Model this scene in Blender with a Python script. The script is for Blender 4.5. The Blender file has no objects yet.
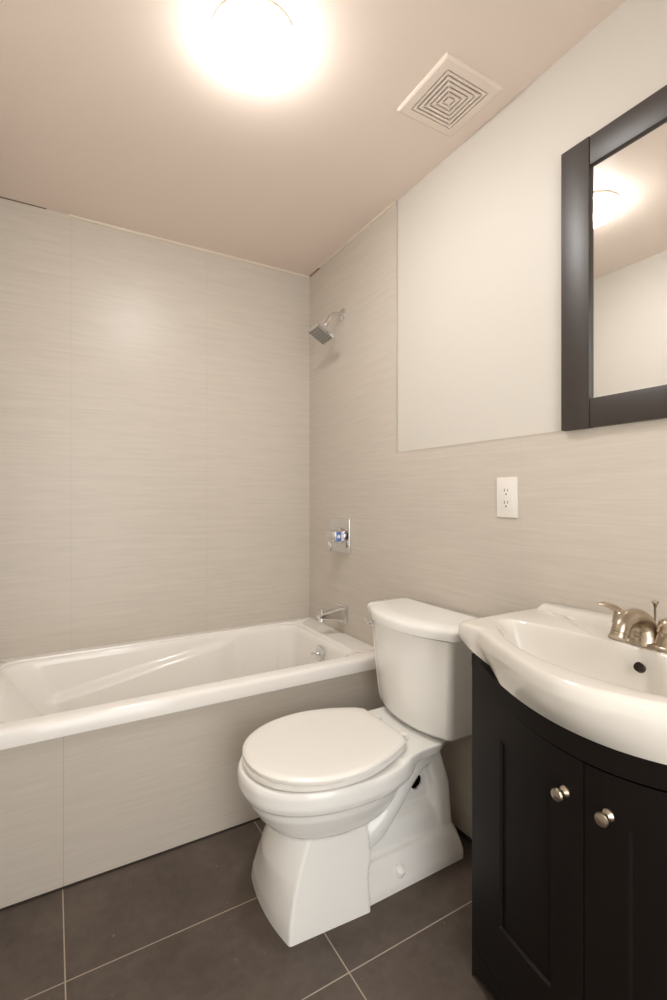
import bpy, bmesh, math
import numpy as np
from mathutils import Vector, Matrix

# ------------------------------------------------------------------ camera, world, exposure
scene = bpy.context.scene
COL = scene.collection
PI = math.pi

cam_data = bpy.data.cameras.new('camera')
cam_data.sensor_fit = 'VERTICAL'
cam_data.sensor_height = 36.0
cam_data.lens = 483.8 / 1000 * 36.0
cam_data.shift_y = -0.0025
cam_data.clip_start = 0.02
camera = bpy.data.objects.new('camera', cam_data)
camera.location = (0.0, 0.0, 1.18)
camera.rotation_euler = (PI / 2, 0, -math.radians(30.2))
COL.objects.link(camera)
scene.camera = camera

scene.view_settings.view_transform = 'Standard'
scene.view_settings.look = 'None'
scene.view_settings.gamma = 1.0
scene.view_settings.use_curve_mapping = False
scene.view_settings.exposure = 1.2

LAMP_STRENGTH = 35.0
LAMP_COLOR = (1.0, 0.985, 0.97)
WORLD_STRENGTH = 2.1
WORLD_COLOR = (1.0, 0.985, 0.96)

world = bpy.data.worlds.new('doorway_fill')  # even background fill, added to come in through the unseen doorway
scene.world = world
world.use_nodes = True
bgn = world.node_tree.nodes['Background']
bgn.inputs['Color'].default_value = (*WORLD_COLOR, 1)
bgn.inputs['Strength'].default_value = WORLD_STRENGTH

# ------------------------------------------------------------------ materials
def lin(rgb):
    out = []
    for c in rgb:
        c = c / 255.0
        out.append(c / 12.92 if c <= 0.04045 else ((c + 0.055) / 1.055) ** 2.4)
    return (*out, 1.0)

def principled(name, rgb, rough=0.5, metal=0.0, spec=0.5, coat=0.0, emit=None, emit_strength=0.0):
    m = bpy.data.materials.new(name)
    m.use_nodes = True
    b = m.node_tree.nodes['Principled BSDF']
    b.inputs['Base Color'].default_value = lin(rgb)
    b.inputs['Roughness'].default_value = rough
    b.inputs['Metallic'].default_value = metal
    b.inputs['Specular IOR Level'].default_value = spec
    b.inputs['Coat Weight'].default_value = coat
    b.inputs['Coat Roughness'].default_value = 0.05
    if emit:
        b.inputs['Emission Color'].default_value = (*emit, 1)
        b.inputs['Emission Strength'].default_value = emit_strength
    return m

class NT:
    """small helper to wire shader nodes"""
    def __init__(s, mat):
        s.t = mat.node_tree
        s.b = s.t.nodes['Principled BSDF']
    def n(s, kind, **kw):
        nd = s.t.nodes.new(kind)
        for k, v in kw.items():
            setattr(nd, k, v)
        return nd
    def put(s, sock, v):
        if hasattr(v, 'is_linked') or isinstance(v, bpy.types.NodeSocket):
            s.t.links.new(v, sock)
        else:
            sock.default_value = v
    def math(s, op, a, b=0.0, clamp=False):
        nd = s.n('ShaderNodeMath', operation=op)
        nd.use_clamp = clamp
        s.put(nd.inputs[0], a)
        s.put(nd.inputs[1], b)
        return nd.outputs[0]
    def mix(s, fac, a, b):
        nd = s.n('ShaderNodeMix', data_type='RGBA')
        s.put(nd.inputs[0], fac)
        s.put(nd.inputs[6], a)
        s.put(nd.inputs[7], b)
        return nd.outputs[2]
    def xyz(s):
        tc = s.n('ShaderNodeTexCoord')
        sp = s.n('ShaderNodeSeparateXYZ')
        s.t.links.new(tc.outputs['Object'], sp.inputs[0])
        return tc.outputs['Object'], sp.outputs
    def noise(s, vec, scale, detail=4.0, rough=0.5, mapping=(1, 1, 1)):
        mp = s.n('ShaderNodeMapping')
        mp.inputs['Scale'].default_value = mapping
        s.t.links.new(vec, mp.inputs[0])
        nz = s.n('ShaderNodeTexNoise')
        nz.inputs['Scale'].default_value = scale
        nz.inputs['Detail'].default_value = detail
        nz.inputs['Roughness'].default_value = rough
        s.t.links.new(mp.outputs[0], nz.inputs['Vector'])
        return nz.outputs[0]
    def joint(s, coord, origin, pitch, width):
        """1 on the grout line, 0 on the tile"""
        f = s.math('FRACT', s.math('ADD', s.math('DIVIDE', s.math('SUBTRACT', coord, origin), pitch), 100.5))
        d = s.math('ABSOLUTE', s.math('SUBTRACT', f, 0.5))
        return s.math('LESS_THAN', d, width / pitch / 2)
    def bump(s, height, strength, dist):
        bp = s.n('ShaderNodeBump')
        bp.inputs['Strength'].default_value = strength
        bp.inputs['Distance'].default_value = dist
        s.put(bp.inputs['Height'], height)
        s.t.links.new(bp.outputs[0], s.b.inputs['Normal'])

def linen_tile(name, axis, origin, pitch, z0, zp, joint_strength=0.3, rough=0.24, base=(205, 196, 184)):
    m = principled(name, base, rough=0.24, spec=0.5)
    q = NT(m)
    vec, c = q.xyz()
    fine = q.noise(vec, 1.0, 3.0, 0.6, (6, 6, 150))
    wide = q.noise(vec, 1.0, 2.0, 0.5, (2.2, 2.2, 60))
    st = q.math('ADD', q.math('MULTIPLY', fine, 0.78), q.math('MULTIPLY', wide, 0.22))
    ramp = q.n('ShaderNodeMapRange')
    q.put(ramp.inputs[0], st)
    ramp.inputs[1].default_value = 0.32
    ramp.inputs[2].default_value = 0.68
    dark = tuple(v - 6 for v in base)
    light = tuple(min(255, v + 4) for v in base)
    colr = q.mix(ramp.outputs[0], lin(dark), lin(light))
    jv = q.joint(c[axis], origin, pitch, 0.003)
    jh = q.joint(c[2], z0, zp, 0.002)
    j = q.math('MAXIMUM', jv, q.math('MULTIPLY', jh, 0.45))
    colr = q.mix(q.math('MULTIPLY', j, joint_strength), colr, lin((178, 168, 154)))
    q.t.links.new(colr, q.b.inputs['Base Color'])
    q.put(q.b.inputs['Roughness'], q.math('ADD', rough - 0.04, q.math('MULTIPLY', fine, 0.1)))
    q.bump(q.math('SUBTRACT', q.math('MULTIPLY', fine, 0.35), q.math('MULTIPLY', j, 0.4)), 0.2, 0.0012)
    return m

M = {}
M['tile_back'] = linen_tile('linen_tile_back', 0, 0.072, 0.592, 1.362, 0.33, 0.3, 0.36)
M['tile_right'] = linen_tile('linen_tile_right', 1, 1.60, 0.61, 1.362, 0.33, 0.1, 0.17)
M['tile_apron'] = linen_tile('linen_tile_apron', 0, 0.030, 1.22, 0.0, 1.9, 0.6)

M['paint'] = principled('cream_paint', (214, 208, 199), rough=0.5, spec=0.3)
q = NT(M['paint'])
vec, c = q.xyz()
q.bump(q.noise(vec, 160.0, 3.0), 0.06, 0.001)
M['ceiling'] = principled('ceiling_paint', (234, 219, 207), rough=0.42, spec=0.35)
q = NT(M['ceiling'])
vec, c = q.xyz()
q.bump(q.noise(vec, 120.0, 3.0), 0.05, 0.001)

M['floor'] = principled('dark_slate_tile', (66, 56, 50), rough=0.5)
q = NT(M['floor'])
vec, c = q.xyz()
n1 = q.noise(vec, 5.0, 6.0, 0.62)
n2 = q.noise(vec, 34.0, 5.0, 0.6)
mixn = q.math('ADD', q.math('MULTIPLY', n1, 0.65), q.math('MULTIPLY', n2, 0.35))
mr = q.n('ShaderNodeMapRange')
q.put(mr.inputs[0], mixn)
mr.inputs[1].default_value = 0.36
mr.inputs[2].default_value = 0.66
colr = q.mix(mr.outputs[0], lin((72, 62, 55)), lin((99, 86, 76)))
speck = q.math('GREATER_THAN', q.noise(vec, 60.0, 1.0, 0.3), 0.79)
colr = q.mix(q.math('MULTIPLY', speck, 0.35), colr, lin((150, 138, 126)))
jx = q.joint(c[0], 0.028, 0.61, 0.0032)
jy = q.joint(c[1], 1.347, 0.328, 0.0032)
j = q.math('MAXIMUM', jx, jy)
colr = q.mix(j, colr, lin((170, 156, 140)))
q.t.links.new(colr, q.b.inputs['Base Color'])
q.put(q.b.inputs['Roughness'], q.math('ADD', 0.38, q.math('MULTIPLY', n2, 0.2)))
q.bump(q.math('SUBTRACT', q.math('MULTIPLY', mixn, 0.4), j), 0.3, 0.0015)

M['porcelain'] = principled('white_porcelain', (244, 242, 237), rough=0.12, coat=0.3)
M['sink_ceramic'] = principled('sink_ceramic', (228, 223, 214), rough=0.12, coat=0.3)
M['hollow_shade'] = principled('hollow_shade_lining', (74, 62, 48), rough=0.95)  # dark brown paints the shade seen inside the trapway hole
M['seat'] = principled('white_seat_plastic', (245, 241, 234), rough=0.25)
M['enamel'] = principled('tub_enamel', (246, 242, 236), rough=0.14, coat=0.2)
M['caulk'] = principled('caulk', (226, 214, 198), rough=0.6)
M['edge'] = principled('tile_edge_strip', (190, 182, 170), rough=0.4)
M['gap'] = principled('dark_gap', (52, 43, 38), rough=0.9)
M['gap_soft'] = principled('soft_gap', (120, 98, 80), rough=0.9)
M['satin'] = principled('satin_chrome', (170, 170, 168), rough=0.35, metal=1.0)
M['chrome'] = principled('chrome', (225, 225, 226), rough=0.07, metal=1.0)
M['nickel'] = principled('brushed_nickel', (184, 171, 153), rough=0.29, metal=1.0)
M['dark_metal'] = principled('dark_hole_metal', (58, 52, 48), rough=0.35, metal=0.8)
M['nozzle'] = principled('grey_nozzle_rubber', (92, 90, 88), rough=0.6)
M['espresso'] = principled('espresso_wood', (34, 26, 23), rough=0.5, spec=0.16)
M['frame_wood'] = principled('dark_brown_frame', (45, 36, 32), rough=0.46, spec=0.9)
q = NT(M['espresso'])
vec, c = q.xyz()
g = q.noise(vec, 1.0, 4.0, 0.6, (40, 40, 3))
q.t.links.new(q.mix(g, lin((17, 13, 11)), lin((26, 20, 17))), q.b.inputs['Base Color'])
q.bump(g, 0.08, 0.001)
M['mirror'] = principled('mirror_silver', (240, 240, 238), rough=0.0, metal=1.0)
M['white_plastic'] = principled('white_plastic', (235, 230, 222), rough=0.35)
M['slot'] = principled('black_slot', (30, 27, 25), rough=0.8)
M['vent_plastic'] = principled('vent_plastic', (236, 222, 210), rough=0.45)
M['duct'] = principled('vent_duct', (16, 12, 10), rough=0.9)
M['dome'] = principled('lit_glass', (255, 250, 240), rough=0.3, emit=LAMP_COLOR, emit_strength=LAMP_STRENGTH)
M['blue'] = principled('blue_sticker', (70, 120, 196), rough=0.5)
M['pale_sticker'] = principled('pale_sticker', (226, 206, 206), rough=0.5)
M['sticker_white'] = principled('sticker_white', (235, 235, 240), rough=0.5)
M['vinyl'] = principled('grey_door_paint', (226, 219, 208), rough=0.5)

# the bulb shines through the bottom of the glass; towards the rim the frosted glass is dimmer
q = NT(M['dome'])
ge = q.n('ShaderNodeNewGeometry')
sp_ = q.n('ShaderNodeSeparateXYZ')
q.t.links.new(ge.outputs['Normal'], sp_.inputs[0])
down = q.math('MULTIPLY', sp_.outputs[2], -1.0, clamp=True)
q.put(q.b.inputs['Emission Strength'], q.math('MULTIPLY', q.math('ADD', 0.16, q.math('MULTIPLY', q.math('POWER', down, 1.3), 1.1)), LAMP_STRENGTH))

# ------------------------------------------------------------------ geometry helpers
def finish(bm, smooth=None):
    bmesh.ops.recalc_face_normals(bm, faces=bm.faces)
    return bm

def obj(name, bm, mat, parent=None, smooth=38, kind=None):
    me = bpy.data.meshes.new(name)
    bmesh.ops.recalc_face_normals(bm, faces=bm.faces[:])
    bm.to_mesh(me)
    bm.free()
    mats = mat if isinstance(mat, (list, tuple)) else [mat]
    for m in mats:
        me.materials.append(m)
    if smooth:
        me.shade_smooth()
        me.set_sharp_from_angle(angle=math.radians(smooth))
    o = bpy.data.objects.new(name, me)
    COL.objects.link(o)
    if parent is not None:
        o.parent = parent
        o.matrix_parent_inverse = Matrix.Translation(world_loc(parent)).inverted()
    if kind:
        o['kind'] = kind
    return o

def world_loc(o):
    v = Vector(o.location)
    return v

def thing(name, label, cat, loc=(0, 0, 0), group=None):
    o = bpy.data.objects.new(name, None)
    o.empty_display_size = 0.05
    o.location = loc
    COL.objects.link(o)
    o['label'] = label
    o['category'] = cat
    if group:
        o['group'] = group
    return o

def part(name, bm, mat, parent, label=None, smooth=38):
    """a mesh whose vertices are given in world space, parented to the thing's empty or to a part"""
    root = parent
    while root.parent:
        root = root.parent
    me = bpy.data.meshes.new(name)
    bmesh.ops.recalc_face_normals(bm, faces=bm.faces[:])
    if parent.type == 'EMPTY':
        bmesh.ops.translate(bm, verts=bm.verts[:], vec=-Vector(root.location))
    else:
        bmesh.ops.translate(bm, verts=bm.verts[:], vec=-Vector(root.location))
    bm.to_mesh(me)
    bm.free()
    for m in (mat if isinstance(mat, (list, tuple)) else [mat]):
        me.materials.append(m)
    if smooth:
        me.shade_smooth()
        me.set_sharp_from_angle(angle=math.radians(smooth))
    o = bpy.data.objects.new(name, me)
    COL.objects.link(o)
    o.parent = parent
    if label:
        o['label'] = label
    return o

def add_box(bm, lo, hi, bevel=0.0, seg=2, mi=0):
    r = bmesh.ops.create_cube(bm, size=1.0)
    vs = r['verts']
    c = [(a + b) / 2 for a, b in zip(lo, hi)]
    s = [abs(b - a) for a, b in zip(lo, hi)]
    for v in vs:
        v.co = Vector((c[0] + v.co.x * s[0], c[1] + v.co.y * s[1], c[2] + v.co.z * s[2]))
    fs = set(f for v in vs for f in v.link_faces)
    for f in fs:
        f.material_index = mi
    if bevel > 0:
        es = list(set(e for v in vs for e in v.link_edges))
        bmesh.ops.bevel(bm, geom=es, offset=bevel, segments=seg, affect='EDGES', profile=0.5)
    return bm

def box(lo, hi, bevel=0.0, seg=2):
    return add_box(bmesh.new(), lo, hi, bevel, seg)

def add_loft(bm, rings, cap0=True, cap1=True, closed=True, mi=0):
    vr = [[bm.verts.new(p) for p in ring] for ring in rings]
    n = len(rings[0])
    for a, b in zip(vr[:-1], vr[1:]):
        for i in range(n if closed else n - 1):
            k = (i + 1) % n
            f = bm.faces.new((a[i], a[k], b[k], b[i]))
            f.material_index = mi
    if cap0:
        bm.faces.new(vr[0][::-1]).material_index = mi
    if cap1:
        bm.faces.new(vr[-1]).material_index = mi
    return vr

def add_lathe(bm, profile, origin, axis, seg=32, mi=0):
    """profile: list of (radius, distance along axis)"""
    ax = Vector(axis).normalized()
    ref = Vector((0, 0, 1)) if abs(ax.z) < 0.9 else Vector((1, 0, 0))
    u = ax.cross(ref).normalized()
    w = ax.cross(u)
    o = Vector(origin)
    rings = []
    for r, d in profile:
        r = max(r, 1e-5)
        rings.append([o + ax * d + (u * math.cos(2 * PI * i / seg) + w * math.sin(2 * PI * i / seg)) * r for i in range(seg)])
    add_loft(bm, rings, mi=mi)
    return bm

def add_tube(bm, pts, radii, seg=20, flat=None, mi=0):
    """tube through pts with a radius per point; flat=(ru, rw) squashes each section"""
    pts = [Vector(p) for p in pts]
    n = len(pts)
    if not isinstance(radii, (list, tuple)):
        radii = [radii] * n
    tang = []
    for i in range(n):
        a = pts[max(i - 1, 0)]
        b = pts[min(i + 1, n - 1)]
        tang.append((b - a).normalized())
    ref = Vector((0, 1, 0)) if abs(tang[0].y) < 0.8 else Vector((1, 0, 0))
    u = (ref - tang[0] * ref.dot(tang[0])).normalized()
    rings = []
    for i in range(n):
        u = (u - tang[i] * u.dot(tang[i])).normalized()
        w = tang[i].cross(u)
        fu, fw = flat[i] if flat else (1, 1)
        rings.append([pts[i] + (u * math.cos(2 * PI * k / seg) * fu + w * math.sin(2 * PI * k / seg) * fw) * radii[i] for k in range(seg)])
    add_loft(bm, rings, mi=mi)
    return bm

def spline(pts, n):
    """Catmull-Rom through pts, any dimension"""
    P = [np.array(p, float) for p in pts]
    P = [2 * P[0] - P[1]] + P + [2 * P[-1] - P[-2]]
    out = []
    m = len(P) - 3
    for k in range(n):
        t = k / (n - 1) * m
        i = min(int(t), m - 1)
        t -= i
        a, b, c_, d = P[i:i + 4]
        out.append(0.5 * ((2 * b) + (c_ - a) * t + (2 * a - 5 * b + 4 * c_ - d) * t * t + (3 * b - a - 3 * c_ + d) * t ** 3))
    return out

def smoothstep(t):
    t = max(0.0, min(1.0, t))
    return t * t * (3 - 2 * t)

def rrect(x0, x1, y0, y1, r, z, n=8):
    """rounded rectangle ring, r may be 4 radii (x1y1, x0y1, x0y0, x1y0)"""
    rs = r if isinstance(r, (list, tuple)) else [r] * 4
    out = []
    for (cx, cy, rr, a0) in ((x1 - rs[0], y1 - rs[0], rs[0], 0), (x0 + rs[1], y1 - rs[1], rs[1], PI / 2),
                             (x0 + rs[2], y0 + rs[2], rs[2], PI), (x1 - rs[3], y0 + rs[3], rs[3], 1.5 * PI)):
        for k in range(n + 1):
            a = a0 + PI / 2 * k / n
            out.append((cx + rr * math.cos(a), cy + rr * math.sin(a), z))
    return out

# ------------------------------------------------------------------ the room
XL, XR, YB, YF = -0.205, 1.24, 2.397, -0.40
XP = 1.2475                      # painted face of the right wall, a little behind the tile face
def zc(y):
    return 2.41 + 0.011 * (2.4 - y)

obj('floor', box((XL - 0.1, YF - 0.6, -0.06), (XR + 0.12, YB + 0.12, 0.0)), M['floor'], smooth=None, kind='structure')

bm = bmesh.new()
y0, y1 = YF - 0.1, YB + 0.1
add_loft(bm, [[(XL - 0.1, y0, zc(y0)), (XR + 0.1, y0, zc(y0)), (XR + 0.1, y1, zc(y1)), (XL - 0.1, y1, zc(y1))],
              [(XL - 0.1, y0, 2.56), (XR + 0.1, y0, 2.56), (XR + 0.1, y1, 2.56), (XL - 0.1, y1, 2.56)]])
obj('ceiling', bm, M['ceiling'], smooth=None, kind='structure')

obj('wall_back', box((XL - 0.1, YB, 0.0), (XR + 0.1, YB + 0.1, 2.46)), M['tile_back'], smooth=None, kind='structure')
obj('wall_left', box((XL - 0.1, YF, 0.0), (XL, YB, 2.46)), M['paint'], smooth=None, kind='structure')
wr = obj('wall_right', box((XP, YF, 0.0), (XP + 0.1, YB, 2.46)), M['paint'], smooth=None, kind='structure')

YT, ZT = 1.614, 1.363            # where the tile field stops
bm = bmesh.new()
prof = [(YF, 0.0), (YB, 0.0), (YB, 2.44), (YT, 2.44), (YT, ZT), (YF, ZT)]
add_loft(bm, [[(XR, y, z) for y, z in prof], [(XP - 0.0002, y, z) for y, z in prof]])
t = obj('wall_right_tile', bm, M['tile_right'], smooth=None)
t.parent = wr
t.name = 'tile_field'
bm = bmesh.new()
add_box(bm, (XR - 0.0006, YT - 0.006, ZT), (XP - 0.0003, YT, 2.43))
add_box(bm, (XR - 0.0006, YF, ZT), (XP - 0.0003, YT, ZT + 0.005))
obj('trim_1', bm, M['edge'], smooth=None, kind='structure')

# bead of caulk along the top of the tile, with the gap opening up here and there
bm = bmesh.new()
add_box(bm, (0.06, YB - 0.006, zc(YB) - 0.009), (XR, YB + 0.002, zc(YB) + 0.002), 0.0025, 1)
add_box(bm, (XR - 0.006, YT, zc(2.0) - 0.006), (XR + 0.002, YB - 0.12, zc(2.0) + 0.004), 0.002, 1)
obj('trim_2', bm, M['caulk'], smooth=None, kind='structure')
bm = bmesh.new()
add_box(bm, (XL, YB - 0.004, zc(YB) - 0.003), (-0.02, YB + 0.001, zc(YB) + 0.002))
add_box(bm, (XR - 0.004, YB - 0.12, zc(YB) - 0.005), (XR + 0.001, YB - 0.006, zc(YB) + 0.003))
obj('trim_3', bm, M['gap_soft'], smooth=None, kind='structure')

# dark open joint at the foot of the right wall
bm = bmesh.new()
add_box(bm, (XR - 0.006, YF, 0.0), (XR + 0.001, 1.67, 0.012))
obj('dark_joint_right', bm, M['gap'], smooth=None, kind='structure')

# unseen wall behind the camera; its doorway is placed to steer the fill light
bm = bmesh.new()
prof_out = [(XL, 0.0), (-0.10, 0.0), (-0.10, 2.08), (0.72, 2.08), (0.72, 0.0), (XP, 0.0), (XP, 2.46), (XL, 2.46)]
add_loft(bm, [[(x, YF - 0.1, z) for x, z in prof_out], [(x, YF, z) for x, z in prof_out]])
obj('wall_front', bm, M['paint'], smooth=None, kind='structure')

# tiled front of the tub
YA = 1.672
obj('wall_apron', box((XL, YA, 0.0), (XR, YA + 0.02, 0.459)), M['tile_apron'], smooth=None, kind='structure')
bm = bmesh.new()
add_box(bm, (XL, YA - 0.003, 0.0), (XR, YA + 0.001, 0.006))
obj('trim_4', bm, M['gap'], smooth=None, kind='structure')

# ------------------------------------------------------------------ ceiling lamp
LX, LY = 0.472, 1.237
zl = zc(LY)
lamp = thing('ceiling_light', 'round frosted dome ceiling light, glowing white', 'lamp', (LX, LY, zl))
bm = bmesh.new()
add_lathe(bm, [(0.0, 0.0), (0.112, 0.0), (0.1135, 0.004), (0.113, 0.010), (0.110, 0.012), (0.0, 0.012)], (LX, LY, zl), (0, 0, -1), 56)
part('base_pan', bm, M['white_plastic'], lamp, 'white metal base ring')
bm = bmesh.new()
pr = [(0.0, 0.0115), (0.108, 0.0115), (0.115, 0.014)]
for k in range(1, 15):
    a = PI / 2 * k / 14
    pr.append((0.116 * math.cos(a), 0.014 + 0.056 * math.sin(a)))
add_lathe(bm, pr, (LX, LY, zl), (0, 0, -1), 56)
part('glass_dome', bm, M['dome'], lamp, 'glowing frosted glass dome')

# ------------------------------------------------------------------ exhaust vent
VX, VY = 1.069, 1.122
zv = zc(VY)
vent = thing('ceiling_vent', 'square beige exhaust fan grille with concentric slots on the ceiling', 'vent', (VX, VY, zv))
def sq(h, z):
    return [(VX - h, VY - h, z), (VX + h, VY - h, z), (VX + h, VY + h, z), (VX - h, VY + h, z)]
bm = bmesh.new()
H = 0.1145
add_loft(bm, [sq(H, zv + 0.001), sq(H, zv - 0.005), sq(H - 0.006, zv - 0.009), sq(0.0835, zv - 0.0105), sq(0.0835, zv - 0.004)], cap0=False, cap1=False)
part('frame', bm, M['vent_plastic'], vent, smooth=20)
bm = bmesh.new()
h = 0.0795
for k in range(5):
    o_, i_ = h, h - 0.0078
    add_loft(bm, [sq(o_, zv - 0.004), sq(o_, zv - 0.0105), sq(i_, zv - 0.0105), sq(i_, zv - 0.004)], cap0=False, cap1=False)
    h -= 0.0138
add_loft(bm, [sq(h, zv - 0.004), sq(h, zv - 0.0105)], cap0=False)
for dx, dy in ((1, 1), (1, -1), (-1, 1), (-1, -1)):       # thin webs behind the slots
    add_tube(bm, [(VX + dx * 0.01, VY + dy * 0.01, zv - 0.009), (VX + dx * 0.082, VY + dy * 0.082, zv - 0.009)], 0.0015, 6)
part('slotted_grille', bm, M['vent_plastic'], vent, 'grille of nested square slots', smooth=20)
bm = bmesh.new()
add_box(bm, (VX - 0.09, VY - 0.09, zv - 0.004), (VX + 0.09, VY + 0.09, zv - 0.001))
part('dark_duct', bm, M['duct'], vent, 'dark duct behind the slots', smooth=None)

# ------------------------------------------------------------------ bathtub
tub = thing('bathtub', 'white alcove bathtub built in behind the tiled apron', 'bathtub', ((XL + XR) / 2, 2.03, 0.0))
X0, X1, Y0, Y1 = XL + 0.002, XR - 0.001, 1.662, YB - 0.001
ZD = 0.517
def tub_ring(x0, x1, y0, y1, r, z, n=14, ne=36):
    """rounded rectangle with evenly refined straight sides"""
    base = rrect(x0, x1, y0, y1, r, z, n)
    out = []
    m = len(base)
    for i in range(m):
        a = base[i]
        b = base[(i + 1) % m]
        out.append(a)
        if (i + 1) % (n + 1) == 0:
            for k in range(1, ne):
                t_ = k / ne
                out.append(tuple(a[j] + (b[j] - a[j]) * t_ for j in range(3)))
    return out
rings = [
    tub_ring(X0, X1, Y0 + 0.012, Y1, 0.006, 0.461),
    tub_ring(X0, X1, Y0, Y1, 0.006, 0.463),
    tub_ring(X0, X1, Y0, Y1, 0.006, 0.500),
    tub_ring(X0, X1, Y0 + 0.003, Y1, 0.006, 0.509),
    tub_ring(X0, X1, Y0 + 0.009, Y1, 0.006, 0.514),
    tub_ring(X0 + 0.001, X1 - 0.001, Y0 + 0.018, Y1 - 0.001, 0.006, 0.5165),
]
IX0, IX1, IY0, IY1 = XL + 0.040, 1.105, 1.722, 2.335
rings += [tub_ring(IX0 - 0.012, IX1 + 0.03, IY0 - 0.010, IY1 + 0.012, 0.07, 0.518),
          tub_ring(IX0 - 0.012, IX1 + 0.026, IY0 - 0.008, IY1 + 0.010, 0.07, 0.511),
          tub_ring(IX0 - 0.004, IX1 + 0.006, IY0 - 0.003, IY1 + 0.004, 0.07, 0.510)]
DEP = 0.385
NL = 44
def basin_ring(s):
    """s 0 at the rim, 1 at the floor"""
    z = 0.509 - DEP * s
    w = s ** 1.0
    b = 0.06 * max(0, (s - 0.8) / 0.2) ** 2
    x0 = IX0 + 0.006 * min(1, s * 25) + 0.27 * w + b
    x1 = IX1 - 0.006 * min(1, s * 25) - 0.05 * w - b
    y0 = IY0 + 0.005 * min(1, s * 25) + 0.05 * w + b
    y1 = IY1 - 0.005 * min(1, s * 25) - 0.045 * w - b
    ring = tub_ring(x0, x1, y0, y1, [0.075, 0.10, 0.10, 0.075], z)
    out = []
    for (x, y, zz) in ring:
        f = (y - (y0 + y1) / 2) / ((y1 - y0) / 2)
        zl_ = 0.345 + (x + 0.024) * (0.137 / 0.795)      # arm-rest line rising to the drain end
        d = 0.032 * smoothstep((zl_ - zz) / 0.022 + 0.5) * smoothstep((0.80 - x) / 0.12)
        d *= smoothstep((x - x0) / 0.10)
        if f > 0.55:
            y -= d * smoothstep((f - 0.55) / 0.3)
        elif f < -0.55:
            y += d * smoothstep((-f - 0.55) / 0.3)
        out.append((x, y, zz))
    return out
for k in range(NL + 1):
    rings.append(basin_ring(k / NL))
bm = bmesh.new()
add_loft(bm, rings, cap0=False, cap1=True)
part('tub_shell', bm, M['enamel'], tub, smooth=60)
# overflow plate with its trip lever
OV = Vector((1.0835, 1.985, 0.452))
bm = bmesh.new()
add_lathe(bm, [(0.0, -0.004), (0.036, -0.004), (0.037, 0.003), (0.033, 0.008), (0.012, 0.011), (0.0, 0.011)], OV, (-1, 0, 0.06), 32)
ovp = part('overflow_plate', bm, M['chrome'], tub, 'round chrome overflow plate')
bm = bmesh.new()
add_lathe(bm, [(0.0, 0.008), (0.007, 0.008), (0.007, 0.022), (0.0, 0.022)], OV, (-1, 0, 0.06), 16)
add_tube(bm, [OV + Vector((-0.018, 0, 0)), OV + Vector((-0.026, 0.016, -0.003)), OV + Vector((-0.03, 0.026, -0.004))], [0.006, 0.005, 0.006], 12)
part('trip_lever', bm, M['chrome'], ovp)

# ------------------------------------------------------------------ tub spout, valve, shower
SY = 2.025
spout = thing('tub_spout', 'angular chrome tub spout on the tiled wall above the tub', 'faucet', (XR, SY, 0.612))
bm = bmesh.new()
def srect(x, hw, z0, z1, ch=0.006):
    return [(x, SY - hw + ch, z0), (x, SY + hw - ch, z0), (x, SY + hw, z0 + ch), (x, SY + hw, z1 - ch),
            (x, SY + hw - ch, z1), (x, SY - hw + ch, z1), (x, SY - hw, z1 - ch), (x, SY - hw, z0 + ch)]
add_loft(bm, [srect(XR - 0.010, 0.031, 0.578, 0.648), srect(XR - 0.03, 0.029, 0.582, 0.645), srect(XR - 0.09, 0.025, 0.594, 0.634),
              srect(XR - 0.135, 0.022, 0.601, 0.626), srect(XR - 0.148, 0.019, 0.605, 0.621)])
part('spout_body', bm, M['chrome'], spout, smooth=25)
bm = bmesh.new()
add_box(bm, (XR - 0.014, SY - 0.037, 0.571), (XR + 0.001, SY + 0.037, 0.655), 0.004, 2)
part('wall_flange', bm, M['chrome'], spout)
bm = bmesh.new()
add_lathe(bm, [(0.0, -0.004), (0.005, -0.004), (0.005, 0.012), (0.009, 0.014), (0.009, 0.022), (0.0, 0.024)], (XR - 0.125, SY, 0.626), (0, 0, 1), 16)
part('diverter_knob', bm, M['chrome'], spout)
bm = bmesh.new()
add_lathe(bm, [(0.0, 0.0), (0.014, 0.0), (0.015, -0.014), (0.0, -0.014)], (XR - 0.128, SY, 0.603), (0, 0, 1), 20)
part('outlet_ring', bm, M['chrome'], spout)

VYc, VZc = 2.055, 0.992
valve = thing('shower_valve', 'square chrome shower valve with sticker on the tiled wall', 'shower valve', (XR, VYc, VZc))
bm = bmesh.new()
add_box(bm, (XR - 0.010, VYc - 0.09, VZc - 0.085), (XR + 0.001, VYc + 0.09, VZc + 0.085), 0.004, 3)
part('escutcheon', bm, M['chrome'], valve)
bm = bmesh.new()
add_lathe(bm, [(0.0, 0.006), (0.040, 0.006), (0.040, 0.022), (0.036, 0.026), (0.0, 0.026)], (XR, VYc - 0.01, VZc), (-1, 0, 0), 32)
part('handle_hub', bm, M['chrome'], valve)
HY0, HY1 = 1.986, 2.060
bm = bmesh.new()
add_box(bm, (XR - 0.086, HY0, VZc - 0.024), (XR - 0.024, HY1, VZc + 0.026), 0.004, 2)
add_box(bm, (XR - 0.084, HY1 - 0.030, VZc - 0.072), (XR - 0.062, HY1 - 0.002, VZc - 0.018), 0.004, 2)
hd = part('lever_handle', bm, M['chrome'], valve)
def sticker(xa, xb, mat, label):
    b_ = bmesh.new()
    add_box(b_, (xa, HY0 - 0.0004, VZc - 0.021), (xb, HY0 + 0.0002, VZc + 0.023))
    return part('sticker', b_, mat, hd, label, smooth=None)
st = sticker(1.172, 1.1985, M['blue'], 'blue sticker with a white ring')
b_ = bmesh.new()
add_lathe(b_, [(0.0062, 0.0), (0.0090, 0.0), (0.0090, 0.0003), (0.0062, 0.0003)], (1.185, HY0 - 0.0004, VZc + 0.001), (0, -1, 0), 24)
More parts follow.
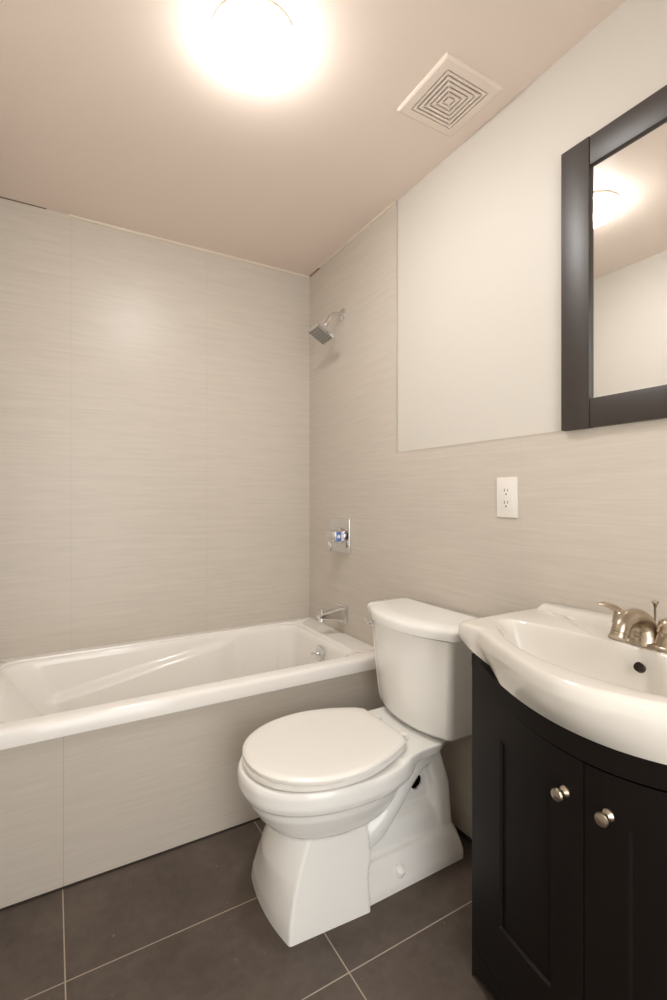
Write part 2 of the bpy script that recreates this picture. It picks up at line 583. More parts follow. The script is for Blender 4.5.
part('sticker_ring', b_, M['sticker_white'], hd, 'white ring printed on the blue sticker', smooth=None)
sticker(1.2005, 1.2060, M['sticker_white'], 'white sticker strip')
sticker(1.2065, 1.2145, M['pale_sticker'], 'pale pink sticker')

SHY = 2.04
shower = thing('shower_fixture', 'square chrome shower head on a bent arm above the tub', 'shower head', (XR, SHY, 2.082))
bm = bmesh.new()
add_lathe(bm, [(0.0, -0.001), (0.03, -0.001), (0.03, 0.003), (0.018, 0.012), (0.012, 0.014), (0.0, 0.014)], (XR, SHY, 2.082), (-1, 0, 0), 32)
part('wall_flange', bm, M['chrome'], shower)
arm_pts = [(XR - 0.005, SHY, 2.082), (XR - 0.035, SHY, 2.081), (XR - 0.060, SHY, 2.071), (XR - 0.080, SHY, 2.045), (XR - 0.092, SHY, 2.022)]
bm = bmesh.new()
add_tube(bm, spline(arm_pts, 24), 0.0095, 18)
part('shower_arm', bm, M['chrome'], shower)
tip = Vector(arm_pts[-1])
ax = Vector((-0.48, -0.08, -0.87)).normalized()
bm = bmesh.new()
add_lathe(bm, [(0.0, -0.006), (0.013, -0.006), (0.0135, 0.012), (0.010, 0.016), (0.0155, 0.022), (0.017, 0.032), (0.012, 0.042), (0.0, 0.042)], tip, ax, 24)
part('swivel_nut', bm, M['chrome'], shower)
# square head, its face normal to ax
uu = Vector((0, 1, 0))
uu = (uu - ax * uu.dot(ax)).normalized()
ww = ax.cross(uu)
hc = tip + ax * 0.042
def hsq(h, d, r):
    out = []
    for sx, sy, a0 in ((1, 1, 0), (-1, 1, PI / 2), (-1, -1, PI), (1, -1, 1.5 * PI)):
        for k in range(6):
            a = a0 + PI / 2 * k / 5
            out.append(hc + ax * d + uu * (sx * (h - r) + r * math.cos(a)) + ww * (sy * (h - r) + r * math.sin(a)))
    return out
bm = bmesh.new()
add_loft(bm, [hsq(0.016, -0.004, 0.008), hsq(0.022, 0.004, 0.008), hsq(0.045, 0.012, 0.008), hsq(0.052, 0.016, 0.008), hsq(0.053, 0.030, 0.008),
              hsq(0.050, 0.033, 0.007)])
sh_head = part('square_head', bm, M['chrome'], shower)
bm = bmesh.new()
add_loft(bm, [hsq(0.046, 0.0325, 0.006), hsq(0.046, 0.0338, 0.006)])
face = part('spray_face', bm, M['satin'], sh_head, 'darker spray face')
bm = bmesh.new()
for i in range(6):
    for k in range(6):
        pc = hc + uu * (i - 2.5) * 0.0145 + ww * (k - 2.5) * 0.0145
        add_lathe(bm, [(0.0026, 0.033), (0.0022, 0.0365), (0.0, 0.0365)], pc, ax, 8)
nz = part('nozzles', bm, M['nozzle'], sh_head, 'rows of grey rubber nozzles')

# ------------------------------------------------------------------ toilet
TY = 1.296
toilet = thing('toilet', 'white two-piece toilet with closed lid between tub and vanity', 'toilet', (0.9, TY, 0.0))
def oval(xf, xb, w, z, n=72, p=2.25, wide=0.56):
    """egg plan: front at xf, back at xb, widest at fraction `wide`"""
    xm = xf + (xb - xf) * wide
    out = []
    for i in range(n):
        a = 2 * PI * i / n
        ca, sa = math.cos(a), math.sin(a)
        ex = math.copysign(abs(ca) ** (2 / p), ca)
        ey = math.copysign(abs(sa) ** (2 / p), sa)
        x = xm + (xb - xm) * ex if ex > 0 else xm + (xm - xf) * ex
        out.append((x, TY + w * ey, z))
    return out
def eval_mesh(o, mods):
    for kind, props in mods:
        md = o.modifiers.new('m', kind)
        for k, v in props.items():
            setattr(md, k, v)
    dg = bpy.context.evaluated_depsgraph_get()
    dg.update()
    me = bpy.data.meshes.new_from_object(o.evaluated_get(dg))
    return me
bm = bmesh.new()
# bowl: skirt at the rim, a step, then the round under-bowl
add_loft(bm, [oval(0.462, 1.02, 0.202, 0.404), oval(0.457, 1.02, 0.206, 0.390), oval(0.457, 1.02, 0.206, 0.360), oval(0.464, 1.01, 0.200, 0.343),
              oval(0.474, 0.99, 0.191, 0.338), oval(0.482, 0.97, 0.185, 0.315), oval(0.505, 0.95, 0.168, 0.278), oval(0.535, 0.93, 0.146, 0.245),
              oval(0.58, 0.90, 0.112, 0.215), oval(0.62, 0.87, 0.09, 0.19)])
# ridge where the under-bowl runs into the trapway
# front column with the bowed nose and a crease at each corner
def column(z, xn, xc, hc_, xb, hb):
    out = []
    nn = 14
    for k in range(nn + 1):
        v = -hc_ + 2 * hc_ * k / nn
        x = xn + (xc - xn) * (v / hc_) ** 2
        out.append((x, TY + v, z))
    out.append((xb, TY + hb, z))
    out.append((xb, TY - hb, z))
    return out
cols = [(0.0, 0.521, 0.538, 0.143, 0.787, 0.160), (0.04, 0.522, 0.542, 0.138, 0.787, 0.155), (0.09, 0.528, 0.555, 0.130, 0.787, 0.147),
        (0.14, 0.532, 0.571, 0.123, 0.80, 0.139), (0.19, 0.548, 0.592, 0.116, 0.80, 0.131), (0.24, 0.565, 0.615, 0.110, 0.80, 0.122), (0.27, 0.59, 0.64, 0.10, 0.79, 0.11)]
add_loft(bm, [column(*c_) for c_ in [(-0.03,) + cols[0][1:]] + cols])
# floor flange
def fl(z, x0, x1, h):
    return rrect(x0, x1, TY - h, TY + h, 0.02, z, 5)
add_loft(bm, [fl(-0.03, 0.74, 1.176, 0.142), fl(0.022, 0.74, 1.176, 0.142), fl(0.034, 0.74, 1.174, 0.139), fl(0.085, 0.75, 1.160, 0.126), fl(0.10, 0.75, 1.152, 0.118)])
# core web, lower block and the rear column
add_loft(bm, [fl(0.05, 0.70, 1.14, 0.060), fl(0.39, 0.72, 1.12, 0.060)])
add_loft(bm, [fl(0.08, 0.78, 1.150, 0.104), fl(0.15, 0.80, 1.148, 0.098), fl(0.172, 0.86, 1.14, 0.088), fl(0.186, 0.90, 1.13, 0.07)])
add_loft(bm, [fl(0.08, 1.085, 1.155, 0.112), fl(0.24, 1.078, 1.145, 0.106), fl(0.31, 1.06, 1.125, 0.10), fl(0.37, 1.04, 1.11, 0.09)])
# trapway tubes bulging from both sides
for s in (-1, 1):
    path = [(0.77, TY + s * 0.06, 0.135), (0.845, TY + s * 0.066, 0.170), (0.90, TY + s * 0.07, 0.225), (0.955, TY + s * 0.07, 0.285),
            (1.02, TY + s * 0.068, 0.332), (1.09, TY + s * 0.06, 0.335)]
    add_tube(bm, spline(path, 26), [0.046] * 13 + [0.046 - 0.010 * k / 12 for k in range(13)], 20)
# platform for the tank
def plat(z, x0, x1, h0, h1):
    return [(x0, TY - h0, z), (x0 + 0.09, TY - h1, z), (x1 - 0.035, TY - h1, z), (x1 + 0.09, TY - h1 + 0.07, z),
            (x1 + 0.09, TY + h1 - 0.07, z), (x1 - 0.035, TY + h1, z), (x0 + 0.09, TY + h1, z), (x0, TY + h0, z)]
add_loft(bm, [plat(0.345, 0.90, 1.07, 0.13, 0.09), plat(0.374, 0.89, 1.085, 0.17, 0.148), plat(0.408, 0.89, 1.095, 0.175, 0.158)])
me = bpy.data.meshes.new('tmp')
bmesh.ops.recalc_face_normals(bm, faces=bm.faces[:])
bmesh.ops.triangulate(bm, faces=[f for f in bm.faces if len(f.verts) > 4])
bm.to_mesh(me)
bm.free()
me.materials.append(M['porcelain'])
tmp = bpy.data.objects.new('tmp', me)
COL.objects.link(tmp)
bmc = bmesh.new()
add_lathe(bmc, [(0.0, -0.15), (0.028, -0.15), (0.023, -0.05), (0.023, 0.0), (0.0, 0.0)], (1.034, TY, 0.246), (0, 1, 0), 28)
mec = bpy.data.meshes.new('tmpc')
bmesh.ops.recalc_face_normals(bmc, faces=bmc.faces[:])
bmc.to_mesh(mec)
bmc.free()
cut = bpy.data.objects.new('tmpc', mec)
COL.objects.link(cut)
bmc = bmesh.new()                       # hollow behind the trapway opening, lined dark to paint in its shade
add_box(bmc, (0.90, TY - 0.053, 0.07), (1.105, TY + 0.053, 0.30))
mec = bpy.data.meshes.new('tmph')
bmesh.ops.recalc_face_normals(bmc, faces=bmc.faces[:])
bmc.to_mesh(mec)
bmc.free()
mec.materials.append(M['hollow_shade'])
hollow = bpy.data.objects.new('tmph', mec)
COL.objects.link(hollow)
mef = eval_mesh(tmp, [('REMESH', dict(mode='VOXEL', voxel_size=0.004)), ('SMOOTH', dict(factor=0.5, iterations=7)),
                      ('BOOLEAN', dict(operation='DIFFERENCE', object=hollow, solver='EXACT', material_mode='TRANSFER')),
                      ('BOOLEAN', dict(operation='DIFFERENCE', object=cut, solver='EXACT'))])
bpy.data.objects.remove(tmp)
bpy.data.objects.remove(cut)
bpy.data.objects.remove(hollow)
bm = bmesh.new()
bm.from_mesh(mef)
bmesh.ops.bisect_plane(bm, geom=bm.verts[:] + bm.edges[:] + bm.faces[:], plane_co=(0, 0, 0.0005), plane_no=(0, 0, -1), clear_outer=True)
part('bowl_and_pedestal', bm, [M['porcelain'], M['hollow_shade']], toilet, smooth=50)

# seat and lid: egg outline cut straight at the back
def seat_ring(xf, xb, w, hb, z, n=40):
    xm = xf + 0.245
    pts = []
    for k in range(n + 1):                      # front arc
        a = -PI / 2 + PI * k / n
        sa, ca = math.sin(a), math.cos(a)
        pts.append((xm - (xm - xf) * abs(ca) ** (2 / 2.15), TY + w * math.copysign(abs(sa) ** (2 / 2.15), sa), z))
    m = 12
    side = []
    for k in range(1, m + 1):                   # sides tapering to the back edge
        t_ = k / m
        side.append((xm + (xb - xm) * t_, w + (hb - w) * t_ ** 1.75 - 0.012 * max(0, (t_ - 0.9) / 0.1) ** 2))
    pts += [(x, TY + v, z) for x, v in side]
    pts += [(xb, TY + hb * (1 - 2 * k / 8), z) for k in range(1, 8)]
    pts += [(x, TY - v, z) for x, v in side[::-1]]
    return pts
bm = bmesh.new()
add_loft(bm, [seat_ring(0.476, 0.947, 0.194, 0.116, 0.4075), seat_ring(0.471, 0.949, 0.199, 0.119, 0.411), seat_ring(0.471, 0.949, 0.199, 0.119, 0.421),
              seat_ring(0.476, 0.947, 0.195, 0.116, 0.4245)])
part('seat', bm, M['seat'], toilet)
bm = bmesh.new()
add_loft(bm, [seat_ring(0.479, 0.944, 0.199, 0.122, 0.4262), seat_ring(0.473, 0.947, 0.205, 0.126, 0.430), seat_ring(0.473, 0.947, 0.205, 0.126, 0.437),
              seat_ring(0.478, 0.943, 0.200, 0.122, 0.4425), seat_ring(0.489, 0.936, 0.189, 0.118, 0.445), seat_ring(0.53, 0.91, 0.15, 0.09, 0.4462)])
part('lid', bm, M['seat'], toilet)
for s in (-1, 1):
    bm = bmesh.new()
    add_box(bm, (0.957, TY + s * 0.072 - 0.014, 0.407), (0.982, TY + s * 0.072 + 0.014, 0.430), 0.006, 3)
    part('hinge', bm, M['seat'], toilet)

def tank_ring(yc, hw, xb, xc, xm, r, z):
    """plan of the tank: straight back at xb, front corners at xc, bowed front reaching xm"""
    pts = []
    nn = 22
    cr = r
    for k in range(nn + 1):
        v = -(hw - cr) + 2 * (hw - cr) * k / nn
        pts.append((xm + (xc - xm) * abs(v / hw) ** 2.1, yc + v, z))
    xe = pts[0][0]
    cor = []
    for k in range(1, 8):
        a = PI / 2 * k / 7
        cor.append((xe + cr * (1 - math.cos(a)) * 1.15, hw - cr + cr * math.sin(a)))
    out = [(x, yc - v, z) for x, v in cor[::-1]] + pts + [(x, yc + v, z) for x, v in cor]
    for k in range(1, 5):
        out.append((cor[-1][0] + (xb - 0.012 - cor[-1][0]) * k / 4, yc + hw, z))
    out.append((xb, yc + hw - 0.012, z))
    out.append((xb, yc - hw + 0.012, z))
    for k in range(4, 0, -1):
        out.append((cor[-1][0] + (xb - 0.012 - cor[-1][0]) * k / 4, yc - hw, z))
    return out
TKY = 1.289
bm = bmesh.new()
add_loft(bm, [tank_ring(TKY, 0.161, 1.20, 1.085, 1.045, 0.02, 0.418), tank_ring(TKY, 0.179, 1.215, 1.068, 1.022, 0.022, 0.424), tank_ring(TKY, 0.187, 1.22, 1.060, 1.014, 0.024, 0.436),
              tank_ring(TKY, 0.191, 1.222, 1.055, 1.009, 0.024, 0.465), tank_ring(TKY, 0.204, 1.222, 1.048, 0.990, 0.022, 0.60), tank_ring(TKY, 0.214, 1.222, 1.042, 0.978, 0.022, 0.742)])
tank = part('tank', bm, M['porcelain'], toilet, smooth=50)
bm = bmesh.new()
LDY = 1.290
add_loft(bm, [tank_ring(LDY, 0.222, 1.220, 1.050, 0.975, 0.024, 0.7425), tank_ring(LDY, 0.232, 1.224, 1.044, 0.966, 0.026, 0.747), tank_ring(LDY, 0.236, 1.225, 1.040, 0.963, 0.026, 0.770),
              tank_ring(LDY, 0.234, 1.224, 1.042, 0.966, 0.026, 0.779), tank_ring(LDY, 0.227, 1.220, 1.050, 0.975, 0.026, 0.785), tank_ring(LDY, 0.20, 1.19, 1.08, 1.02, 0.026, 0.788)])
part('tank_lid', bm, M['porcelain'], toilet, smooth=50)
bm = bmesh.new()
fx, fy, fz = 1.030, 1.470, 0.718
add_lathe(bm, [(0.0, -0.012), (0.015, -0.012), (0.016, 0.004), (0.012, 0.009), (0.0, 0.009)], (fx, fy, fz), (-1, 0, 0), 24)
add_tube(bm, spline([(fx - 0.01, fy, fz), (fx - 0.016, fy + 0.012, fz + 0.003), (fx - 0.014, fy + 0.028, fz + 0.009)], 12), [0.008] * 6 + [0.007] * 6, 14)
part('flush_lever', bm, M['chrome'], tank, 'small chrome flush lever')
for s in (-1, 1):
    bm = bmesh.new()
    add_lathe(bm, [(0.0, -0.012), (0.0165, -0.012), (0.0165, 0.002), (0.014, 0.010), (0.008, 0.014), (0.0, 0.015)], (0.905, TY + s * 0.138, 0.058), (0, s * 0.55, 0.83), 24)
    part('bolt_cap', bm, M['porcelain'], toilet)

# ------------------------------------------------------------------ vanity
CY = 0.535
def bow(y):
    return 0.842 + 0.054 * ((y - CY) / 0.325) ** 2
def ztop(y):
    return 0.700 + 0.074 * min(1.15, abs(y - CY) / 0.325) ** 2
def zsink(y):
    return 0.745 + 0.55 * (y - CY) ** 2
CW = 0.325
cab = thing('vanity_cabinet', 'espresso bow-front vanity cabinet with two doors', 'cabinet', (1.03, CY, 0.0))
NY = 48
ys = [CY - CW + 2 * CW * k / NY for k in range(NY + 1)]
def zbot(y):
    return 0.055 * (1 - min(1.0, abs(y - CY) / CW) ** 3.0) ** 0.6 if abs(y - CY) < CW else 0.0
bm = bmesh.new()
DT = 0.016                      # door thickness; carcass front sits that far behind
for k in range(NY):
    ya, yb = ys[k], ys[k + 1]
    qd = []
    for y in (ya, yb):
        qd.append([(bow(y) + DT, y, zbot(y)), (bow(y) + DT, y, ztop(y)), (bow(y) + DT + 0.014, y, ztop(y)), (bow(y) + DT + 0.014, y, zbot(y))])
    add_loft(bm, qd, cap0=(k == 0), cap1=(k == NY - 1))
bmesh.ops.remove_doubles(bm, verts=bm.verts[:], dist=1e-6)
for sy in (-1, 1):
    ya, yb = sorted((CY + sy * CW, CY + sy * (CW - 0.016)))
    add_box(bm, (bow(CY + CW) + DT + 0.0142, ya, 0.0), (1.234, yb, ztop(CY + CW)))
add_box(bm, (1.220, CY - CW + 0.017, 0.0), (1.234, CY + CW - 0.017, 0.70))
add_box(bm, (bow(CY + CW) + DT + 0.016, CY - CW + 0.017, 0.085), (1.219, CY + CW - 0.017, 0.10))
part('carcass', bm, M['espresso'], cab)

def curved_slab(yl, yh, z_lo, z_hi, x_front, x_back, ny=24, panel=None):
    """slab following the bow from yl to yh; z_lo, z_hi and x_front, x_back are functions of y;
    panel = (p_yl, p_yh, z_bottom, gap_to_top, depth, bevel) sinks a field into the front"""
    yv = [yl + (yh - yl) * k / ny for k in range(ny + 1)]
    zrows = [('lo', 0)]
    if panel:
        pl, ph, pb, pt, dp, bv = panel
        yv = sorted(set([round(v, 5) for v in yv if not (abs(v - pl) < 0.008 or abs(v - ph) < 0.008)] + [pl, pl + bv, ph - bv, ph]))
    bm = bmesh.new()
    def rows(y):
        lo, hi = z_lo(y), z_hi(y)
        if not panel:
            return [lo + (hi - lo) * k / 4 for k in range(5)]
        top = hi - pt
        return [lo, lo + 0.003, pb, pb + bv, pb + bv + (top - pb - 2 * bv) * 0.5, top - bv, top, hi - 0.003, hi]
    F, B = [], []
    for y in yv:
        fr, bk = [], []
        for i, z in enumerate(rows(y)):
            x = x_front(y)
            if panel and pl + bv - 1e-6 <= y <= ph - bv + 1e-6 and 3 <= i <= 5:
                x += dp
            fr.append(bm.verts.new((x, y, z)))
            bk.append(bm.verts.new((x_back(y), y, z)))
        F.append(fr)
        B.append(bk)
    nr = len(F[0])
    for i in range(len(yv) - 1):
        for k in range(nr - 1):
            bm.faces.new((F[i][k], F[i][k + 1], F[i + 1][k + 1], F[i + 1][k]))
            bm.faces.new((B[i][k], B[i + 1][k], B[i + 1][k + 1], B[i][k + 1]))
        bm.faces.new((F[i][0], F[i + 1][0], B[i + 1][0], B[i][0]))
        bm.faces.new((F[i][-1], B[i][-1], B[i + 1][-1], F[i + 1][-1]))
    for k in range(nr - 1):
        bm.faces.new((F[0][k], B[0][k], B[0][k + 1], F[0][k + 1]))
        bm.faces.new((F[-1][k], F[-1][k + 1], B[-1][k + 1], B[-1][k]))
    return bm
def knob(y, z, parent):
    x = bow(y)
    nrm = Vector((-1, 2 * 0.054 * (y - CY) / 0.325 ** 2, 0)).normalized()
    bm = bmesh.new()
    add_lathe(bm, [(0.0, -0.001), (0.0105, -0.001), (0.0105, 0.003), (0.0075, 0.006), (0.0048, 0.009), (0.0045, 0.015), (0.0075, 0.018),
                   (0.0112, 0.020), (0.0121, 0.0235), (0.0105, 0.027), (0.005, 0.029), (0.0, 0.0295)], (x, y, z), nrm, 28)
    part('knob', bm, M['nickel'], parent, 'brushed nickel knob')
zdb = lambda y: 0.085
zdt = lambda y: ztop(y) - 0.006
d1 = part('door', curved_slab(CY + 0.0012, CY + CW - 0.0, zdb, zdt, bow, lambda y: bow(y) + DT - 0.0003,
                              panel=(CY + 0.070, CY + 0.213, 0.218, 0.085, 0.007, 0.0028)), M['espresso'], cab, smooth=25)
knob(0.573, 0.622, d1)
d2 = part('door', curved_slab(CY - CW + 0.0, CY - 0.0012, zdb, zdt, bow, lambda y: bow(y) + DT - 0.0003,
                              panel=(CY - 0.213, CY - 0.078, 0.218, 0.085, 0.007, 0.0028)), M['espresso'], cab, smooth=25)
knob(0.490, 0.624, d2)
# arched rail between doors and basin
part('top_rail', curved_slab(CY - CW + 0.008, CY + CW - 0.008, lambda y: ztop(y) + 0.0005, lambda y: zsink(y) - 0.001,
                             lambda y: bow(y) - 0.007, lambda y: bow(y) + 0.012, ny=40), M['espresso'], cab, smooth=25)
part('base_rail', curved_slab(CY - CW, CY + CW, zbot, lambda y: 0.083, bow, lambda y: bow(y) + DT - 0.0003, ny=40), M['espresso'], cab, smooth=25)

# ------------------------------------------------------------------ basin top
sink = thing('vanity_sink', 'white ceramic sink basin top with a bowed front on the vanity', 'sink', (1.0, CY, 0.75))
SW = 0.390
SC = (1.0, CY)
NA = 220
def outline_outer(off=0.0):
    """dense outline of the slab: front bow, rounded front corners, straight sides and back"""
    pts = []
    hw = SW - off
    for k in range(121):
        dy = -hw + 2 * hw * k / 120
        fx_ = 0.766 + off + math.sqrt((0.55 * dy) ** 2 + 0.05 ** 2) - 0.05 - 0.034 * smoothstep((abs(dy) - 0.30) / 0.075)
        # round the corner into the side
        e = max(0.0, (abs(dy) - (hw - 0.03)) / 0.03)
        fx_ += 0.035 * (1 - math.sqrt(max(0.0, 1 - e * e)))
        pts.append((fx_, CY + dy))
    xs_ = pts[-1][0]
    xb_ = 1.2385 - off * 0.1
    for k in range(1, 21):
        pts.append((xs_ + (xb_ - xs_) * k / 20, CY + hw))
    for k in range(1, 60):
        pts.append((xb_, CY + hw - 2 * hw * k / 60))
    for k in range(0, 20):
        pts.append((xb_ + (xs_ - xb_) * k / 20, CY - hw))
    return pts
def outline_basin(scale=1.0, xshift=0.0):
    pts = []
    hb = 0.322
    def fr(dy): return 0.832 + 1.05 * dy * dy
    def bk(dy): return 1.066 + 0.15 * dy * dy
    n = 90
    for side in (0, 1):
        for k in range(n):
            a = PI * k / n
            dy = -hb * math.cos(a) if side == 0 else hb * math.cos(a)
            mid = (fr(dy) + bk(dy)) / 2
            h_ = (bk(dy) - fr(dy)) / 2 * (1 - min(1.0, abs(dy / hb)) ** 2.7) ** (1 / 2.4)
            pts.append((mid - h_ if side == 0 else mid + h_, CY + dy))
    return [((x - SC[0]) * scale + SC[0] + xshift, (y - CY) * scale + CY) for x, y in pts]
def polar(pts, c=SC):
    ang = np.array([math.atan2(y - c[1], x - c[0]) for x, y in pts])
    rad = np.array([math.hypot(x - c[0], y - c[1]) for x, y in pts])
    o = np.argsort(ang)
    ang, rad = ang[o], rad[o]
    A = np.concatenate([ang - 2 * PI, ang, ang + 2 * PI])
    R = np.concatenate([rad, rad, rad])
    th = np.linspace(-PI, PI, NA, endpoint=False)
    r = np.interp(th, A, R)
    return [(c[0] + r_ * math.cos(t_), c[1] + r_ * math.sin(t_)) for r_, t_ in zip(r, th)]
outer = polar(outline_outer())
ZS = 0.862
def is_front(x, y):
    return smoothstep((1.06 - x) / 0.10)
def low_ring(f):
    """f=0 widest edge, f=1 foot of the skirt on the rail"""
    out = []
    for x, y in outer:
        dy = y - CY
        ty = CY + dy * 0.86
        tx = min(bow(ty) - 0.008 if abs(dy) < SW else x, 1.236)
        w = is_front(x, y)
        bx = x + (max(tx, x) - x) * w + (1 - w) * 0.0
        by = y + (ty - y) * (0.25 + 0.75 * w)
        zlow = w * min(0.812, zsink(ty)) + (1 - w) * 0.812
        ztopz = 0.838 - 0.004 * w
        g = f ** 1.25
        e = f ** 1.9
        out.append((x + (bx - x) * e, y + (by - y) * e, ztopz + (zlow - ztopz) * g))
    return out
def shrink(f, z):
    return [((x - SC[0]) * f + SC[0] if x < 1.2 else x - 0.0, (y - CY) * f + CY, z) for x, y in outer]
rings = [low_ring(1.0), low_ring(0.8), low_ring(0.6), low_ring(0.4), low_ring(0.2), low_ring(0.08), low_ring(0.0)]
rings += [[(x, y, 0.848) for x, y in shrink_xy] for shrink_xy in [[(p[0], p[1]) for p in shrink(0.998, 0)]]]
rings += [shrink(0.988, 0.856), shrink(0.972, 0.861), shrink(0.955, ZS)]
b0 = polar(outline_basin(1.06))
rings += [[(x, y, ZS) for x, y in b0]]
for sc, dz, xs_ in ((1.045, -0.0004, 0.0), (1.03, -0.0016, 0.0), (1.015, -0.0038, 0.0), (1.0, -0.0075, 0.0), (0.985, -0.013, 0), (0.968, -0.0215, 0.0), (0.95, -0.034, 0.0), (0.92, -0.055, 0.0), (0.86, -0.085, -0.004),
                    (0.76, -0.108, -0.008), (0.6, -0.122, -0.012), (0.4, -0.129, -0.014), (0.2, -0.132, -0.016), (0.1, -0.1325, -0.017)):
    rings.append([(x, y, ZS + dz) for x, y in polar(outline_basin(sc, xs_), (SC[0] + xs_ , CY))])
bm = bmesh.new()
add_loft(bm, rings, cap0=False, cap1=True)
part('basin', bm, M['sink_ceramic'], sink, smooth=70)
bm = bmesh.new()
def ledge(y, k):
    return [(1.238, y, ZS - 0.004), (1.19, y, ZS - 0.004), (1.197, y, ZS + 0.006 * k), (1.204, y, ZS + 0.014 * k), (1.212, y, ZS + 0.017 * k), (1.238, y, ZS + 0.018 * k)]
add_loft(bm, [ledge(CY - SW + 0.020, 0.0), ledge(CY - SW + 0.026, 0.6), ledge(CY - SW + 0.036, 1), ledge(CY + SW - 0.036, 1), ledge(CY + SW - 0.026, 0.6), ledge(CY + SW - 0.020, 0.0)])
part('back_ledge', bm, M['sink_ceramic'], sink, smooth=50)
FY = 0.567
bm = bmesh.new()
add_lathe(bm, [(0.0, -0.01), (0.0098, -0.01), (0.0098, 0.0006), (0.009, 0.0014), (0.0065, 0.001), (0.0, -0.002)], (1.0365, FY - 0.026, 0.834), (-0.85, 0, 0.5), 24)
part('overflow_hole', bm, M['dark_metal'], sink, 'dark overflow hole')
bm = bmesh.new()
add_lathe(bm, [(0.0, -0.002), (0.024, -0.002), (0.024, 0.003), (0.018, 0.004), (0.017, 0.001), (0.0, 0.001)], (0.965, CY, ZS - 0.132), (0, 0, 1), 28)
part('drain', bm, M['nickel'], sink)

# ------------------------------------------------------------------ faucet
FX = 1.110
faucet = thing('sink_faucet', 'brushed nickel two-handle faucet on the sink deck', 'faucet', (FX, FY, ZS))
bm = bmesh.new()
def stad(hx, hy, z):
    return rrect(FX - hx, FX + hx, FY - hy, FY + hy, hx * 0.95, z, 8)
add_loft(bm, [stad(0.028, 0.075, ZS + 0.0003), stad(0.0285, 0.0755, ZS + 0.003), stad(0.026, 0.073, ZS + 0.009), stad(0.018, 0.062, ZS + 0.012)])
part('base_plate', bm, M['nickel'], faucet, smooth=50)
bm = bmesh.new()
sp = spline([(FX + 0.002, FY, ZS + 0.004, 0.0350, 1.0), (FX + 0.001, FY, ZS + 0.024, 0.0300, 1.0), (FX - 0.008, FY, ZS + 0.046, 0.0240, 1.0), (FX - 0.030, FY, ZS + 0.061, 0.0195, 1.0),
             (FX - 0.062, FY, ZS + 0.063, 0.018, 1.0), (FX - 0.086, FY, ZS + 0.052, 0.017, 1.0), (FX - 0.095, FY, ZS + 0.038, 0.0165, 1.0)], 40)
add_tube(bm, [p[:3] for p in sp], [float(p[3]) for p in sp], 24)
spb = part('spout', bm, M['nickel'], faucet, smooth=50)
bm = bmesh.new()
e_ = Vector(sp[-1][:3])
d_ = (Vector(sp[-1][:3]) - Vector(sp[-3][:3])).normalized()
add_lathe(bm, [(0.0, -0.004), (0.0162, -0.004), (0.0162, 0.0005), (0.0142, 0.0012), (0.0142, 0.0035), (0.0165, 0.0045), (0.016, 0.012), (0.0, 0.011)], e_, d_, 24)
part('aerator', bm, M['nickel'], spb)
for s in (1, -1):
    hy = FY + s * 0.047
    bm = bmesh.new()
    add_lathe(bm, [(0.0, 0.002), (0.0265, 0.002), (0.0250, 0.010), (0.021, 0.026), (0.0195, 0.034), (0.021, 0.036), (0.021, 0.040), (0.0195, 0.042), (0.0195, 0.048),
                   (0.017, 0.058), (0.010, 0.064), (0.0, 0.066)], (FX, hy, ZS), (0, 0, 1), 32)
    hb_ = part('handle', bm, M['nickel'], faucet, smooth=50)
    bm = bmesh.new()
    lv = spline([(FX, hy - s * 0.004, ZS + 0.057), (FX - 0.002, hy + s * 0.016, ZS + 0.066), (FX - 0.005, hy + s * 0.032, ZS + 0.071), (FX - 0.007, hy + s * 0.049, ZS + 0.073)], 16)
    wd = [(0.6, 1.0)] * 4 + [(0.6, 1.1)] * 4 + [(0.45, 1.25)] * 4 + [(0.4, 1.3)] * 4
    add_tube(bm, lv, [0.0105] * 15 + [0.007], 16, flat=[(b_, a_) for a_, b_ in wd])
    part('lever', bm, M['nickel'], hb_, smooth=50)
bm = bmesh.new()
rx = FX + 0.043
add_lathe(bm, [(0.0, 0.0005), (0.007, 0.0005), (0.006, 0.006), (0.0026, 0.010), (0.0024, 0.074), (0.004, 0.078), (0.0048, 0.083), (0.0078, 0.086), (0.0078, 0.089), (0.0, 0.091)],
          (rx, FY, ZS), (0, 0, 1), 18)
part('lift_rod', bm, M['nickel'], faucet, 'slim pop-up drain lift rod')

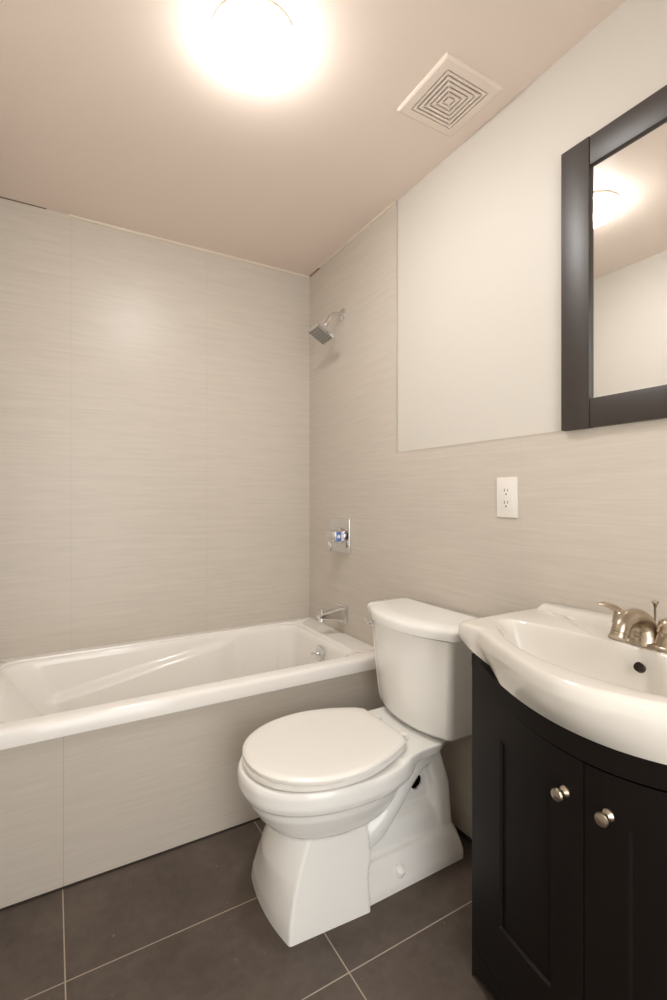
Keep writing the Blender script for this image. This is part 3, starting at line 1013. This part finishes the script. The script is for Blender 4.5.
# ------------------------------------------------------------------ mirror
mir = thing('wall_mirror', 'rectangular wall mirror in a wide dark brown wooden frame', 'mirror', (XP, CY, 1.755))
MY0, MY1, MZ0, MZ1 = 2 * CY - 0.842, 0.842, 1.3645, 2.1305
MX = XP - 0.026
ST, RL = 0.081, 0.076
for (a, b) in ((MY1 - ST, MY1), (MY0, MY0 + ST)):
    bm = bmesh.new()
    add_box(bm, (MX - 0.002, a, MZ0), (XP, b, MZ1), 0.0018, 2)
    part('frame_stile', bm, M['frame_wood'], mir)
for (a, b) in ((MZ1 - RL, MZ1 - 0.0005), (MZ0 + 0.0005, MZ0 + RL)):
    bm = bmesh.new()
    add_box(bm, (MX, MY0 + ST + 0.0006, a), (XP, MY1 - ST - 0.0006, b), 0.0015, 2)
    part('frame_rail', bm, M['frame_wood'], mir)
bm = bmesh.new()
add_box(bm, (MX + 0.009, MY0 + ST - 0.004, MZ0 + RL - 0.004), (MX + 0.013, MY1 - ST + 0.004, MZ1 - RL + 0.004))
part('mirror_glass', bm, M['mirror'], mir, 'silvered mirror glass', smooth=None)

# ------------------------------------------------------------------ outlet
OY, OZ = 1.0405, 1.1805
out = thing('wall_outlet', 'white duplex electrical outlet on the tiled wall above the toilet', 'outlet', (XR, OY, OZ))
bm = bmesh.new()
add_box(bm, (XR - 0.006, OY - 0.040, OZ - 0.0635), (XR + 0.001, OY + 0.040, OZ + 0.0635), 0.003, 3)
part('cover_plate', bm, M['white_plastic'], out)
bm = bmesh.new()
add_box(bm, (XR - 0.0078, OY - 0.0175, OZ - 0.035), (XR - 0.004, OY + 0.0175, OZ + 0.035), 0.001, 2)
rc = part('receptacle', bm, M['white_plastic'], out)
for dz in (0.0185, -0.0195):
    bm = bmesh.new()
    for dy, hh in ((0.0062, 0.0048), (-0.0062, 0.0038)):
        add_box(bm, (XR - 0.0081, OY + dy - 0.0011, OZ + dz + 0.004 - hh), (XR - 0.0076, OY + dy + 0.0011, OZ + dz + 0.004 + hh))
    add_lathe(bm, [(0.0, 0.0), (0.0026, 0.0), (0.0026, 0.0005), (0.0, 0.0005)], (XR - 0.0076, OY, OZ + dz - 0.0085), (-1, 0, 0), 14)
    part('socket_slots', bm, M['slot'], rc, 'dark socket slots', smooth=None)
for dz in (0.050, -0.050):
    bm = bmesh.new()
    add_lathe(bm, [(0.0, 0.0), (0.0035, 0.0), (0.003, 0.0012), (0.0, 0.0014)], (XR - 0.0058, OY, OZ + dz), (-1, 0, 0), 16)
    part('screw', bm, M['white_plastic'], out)
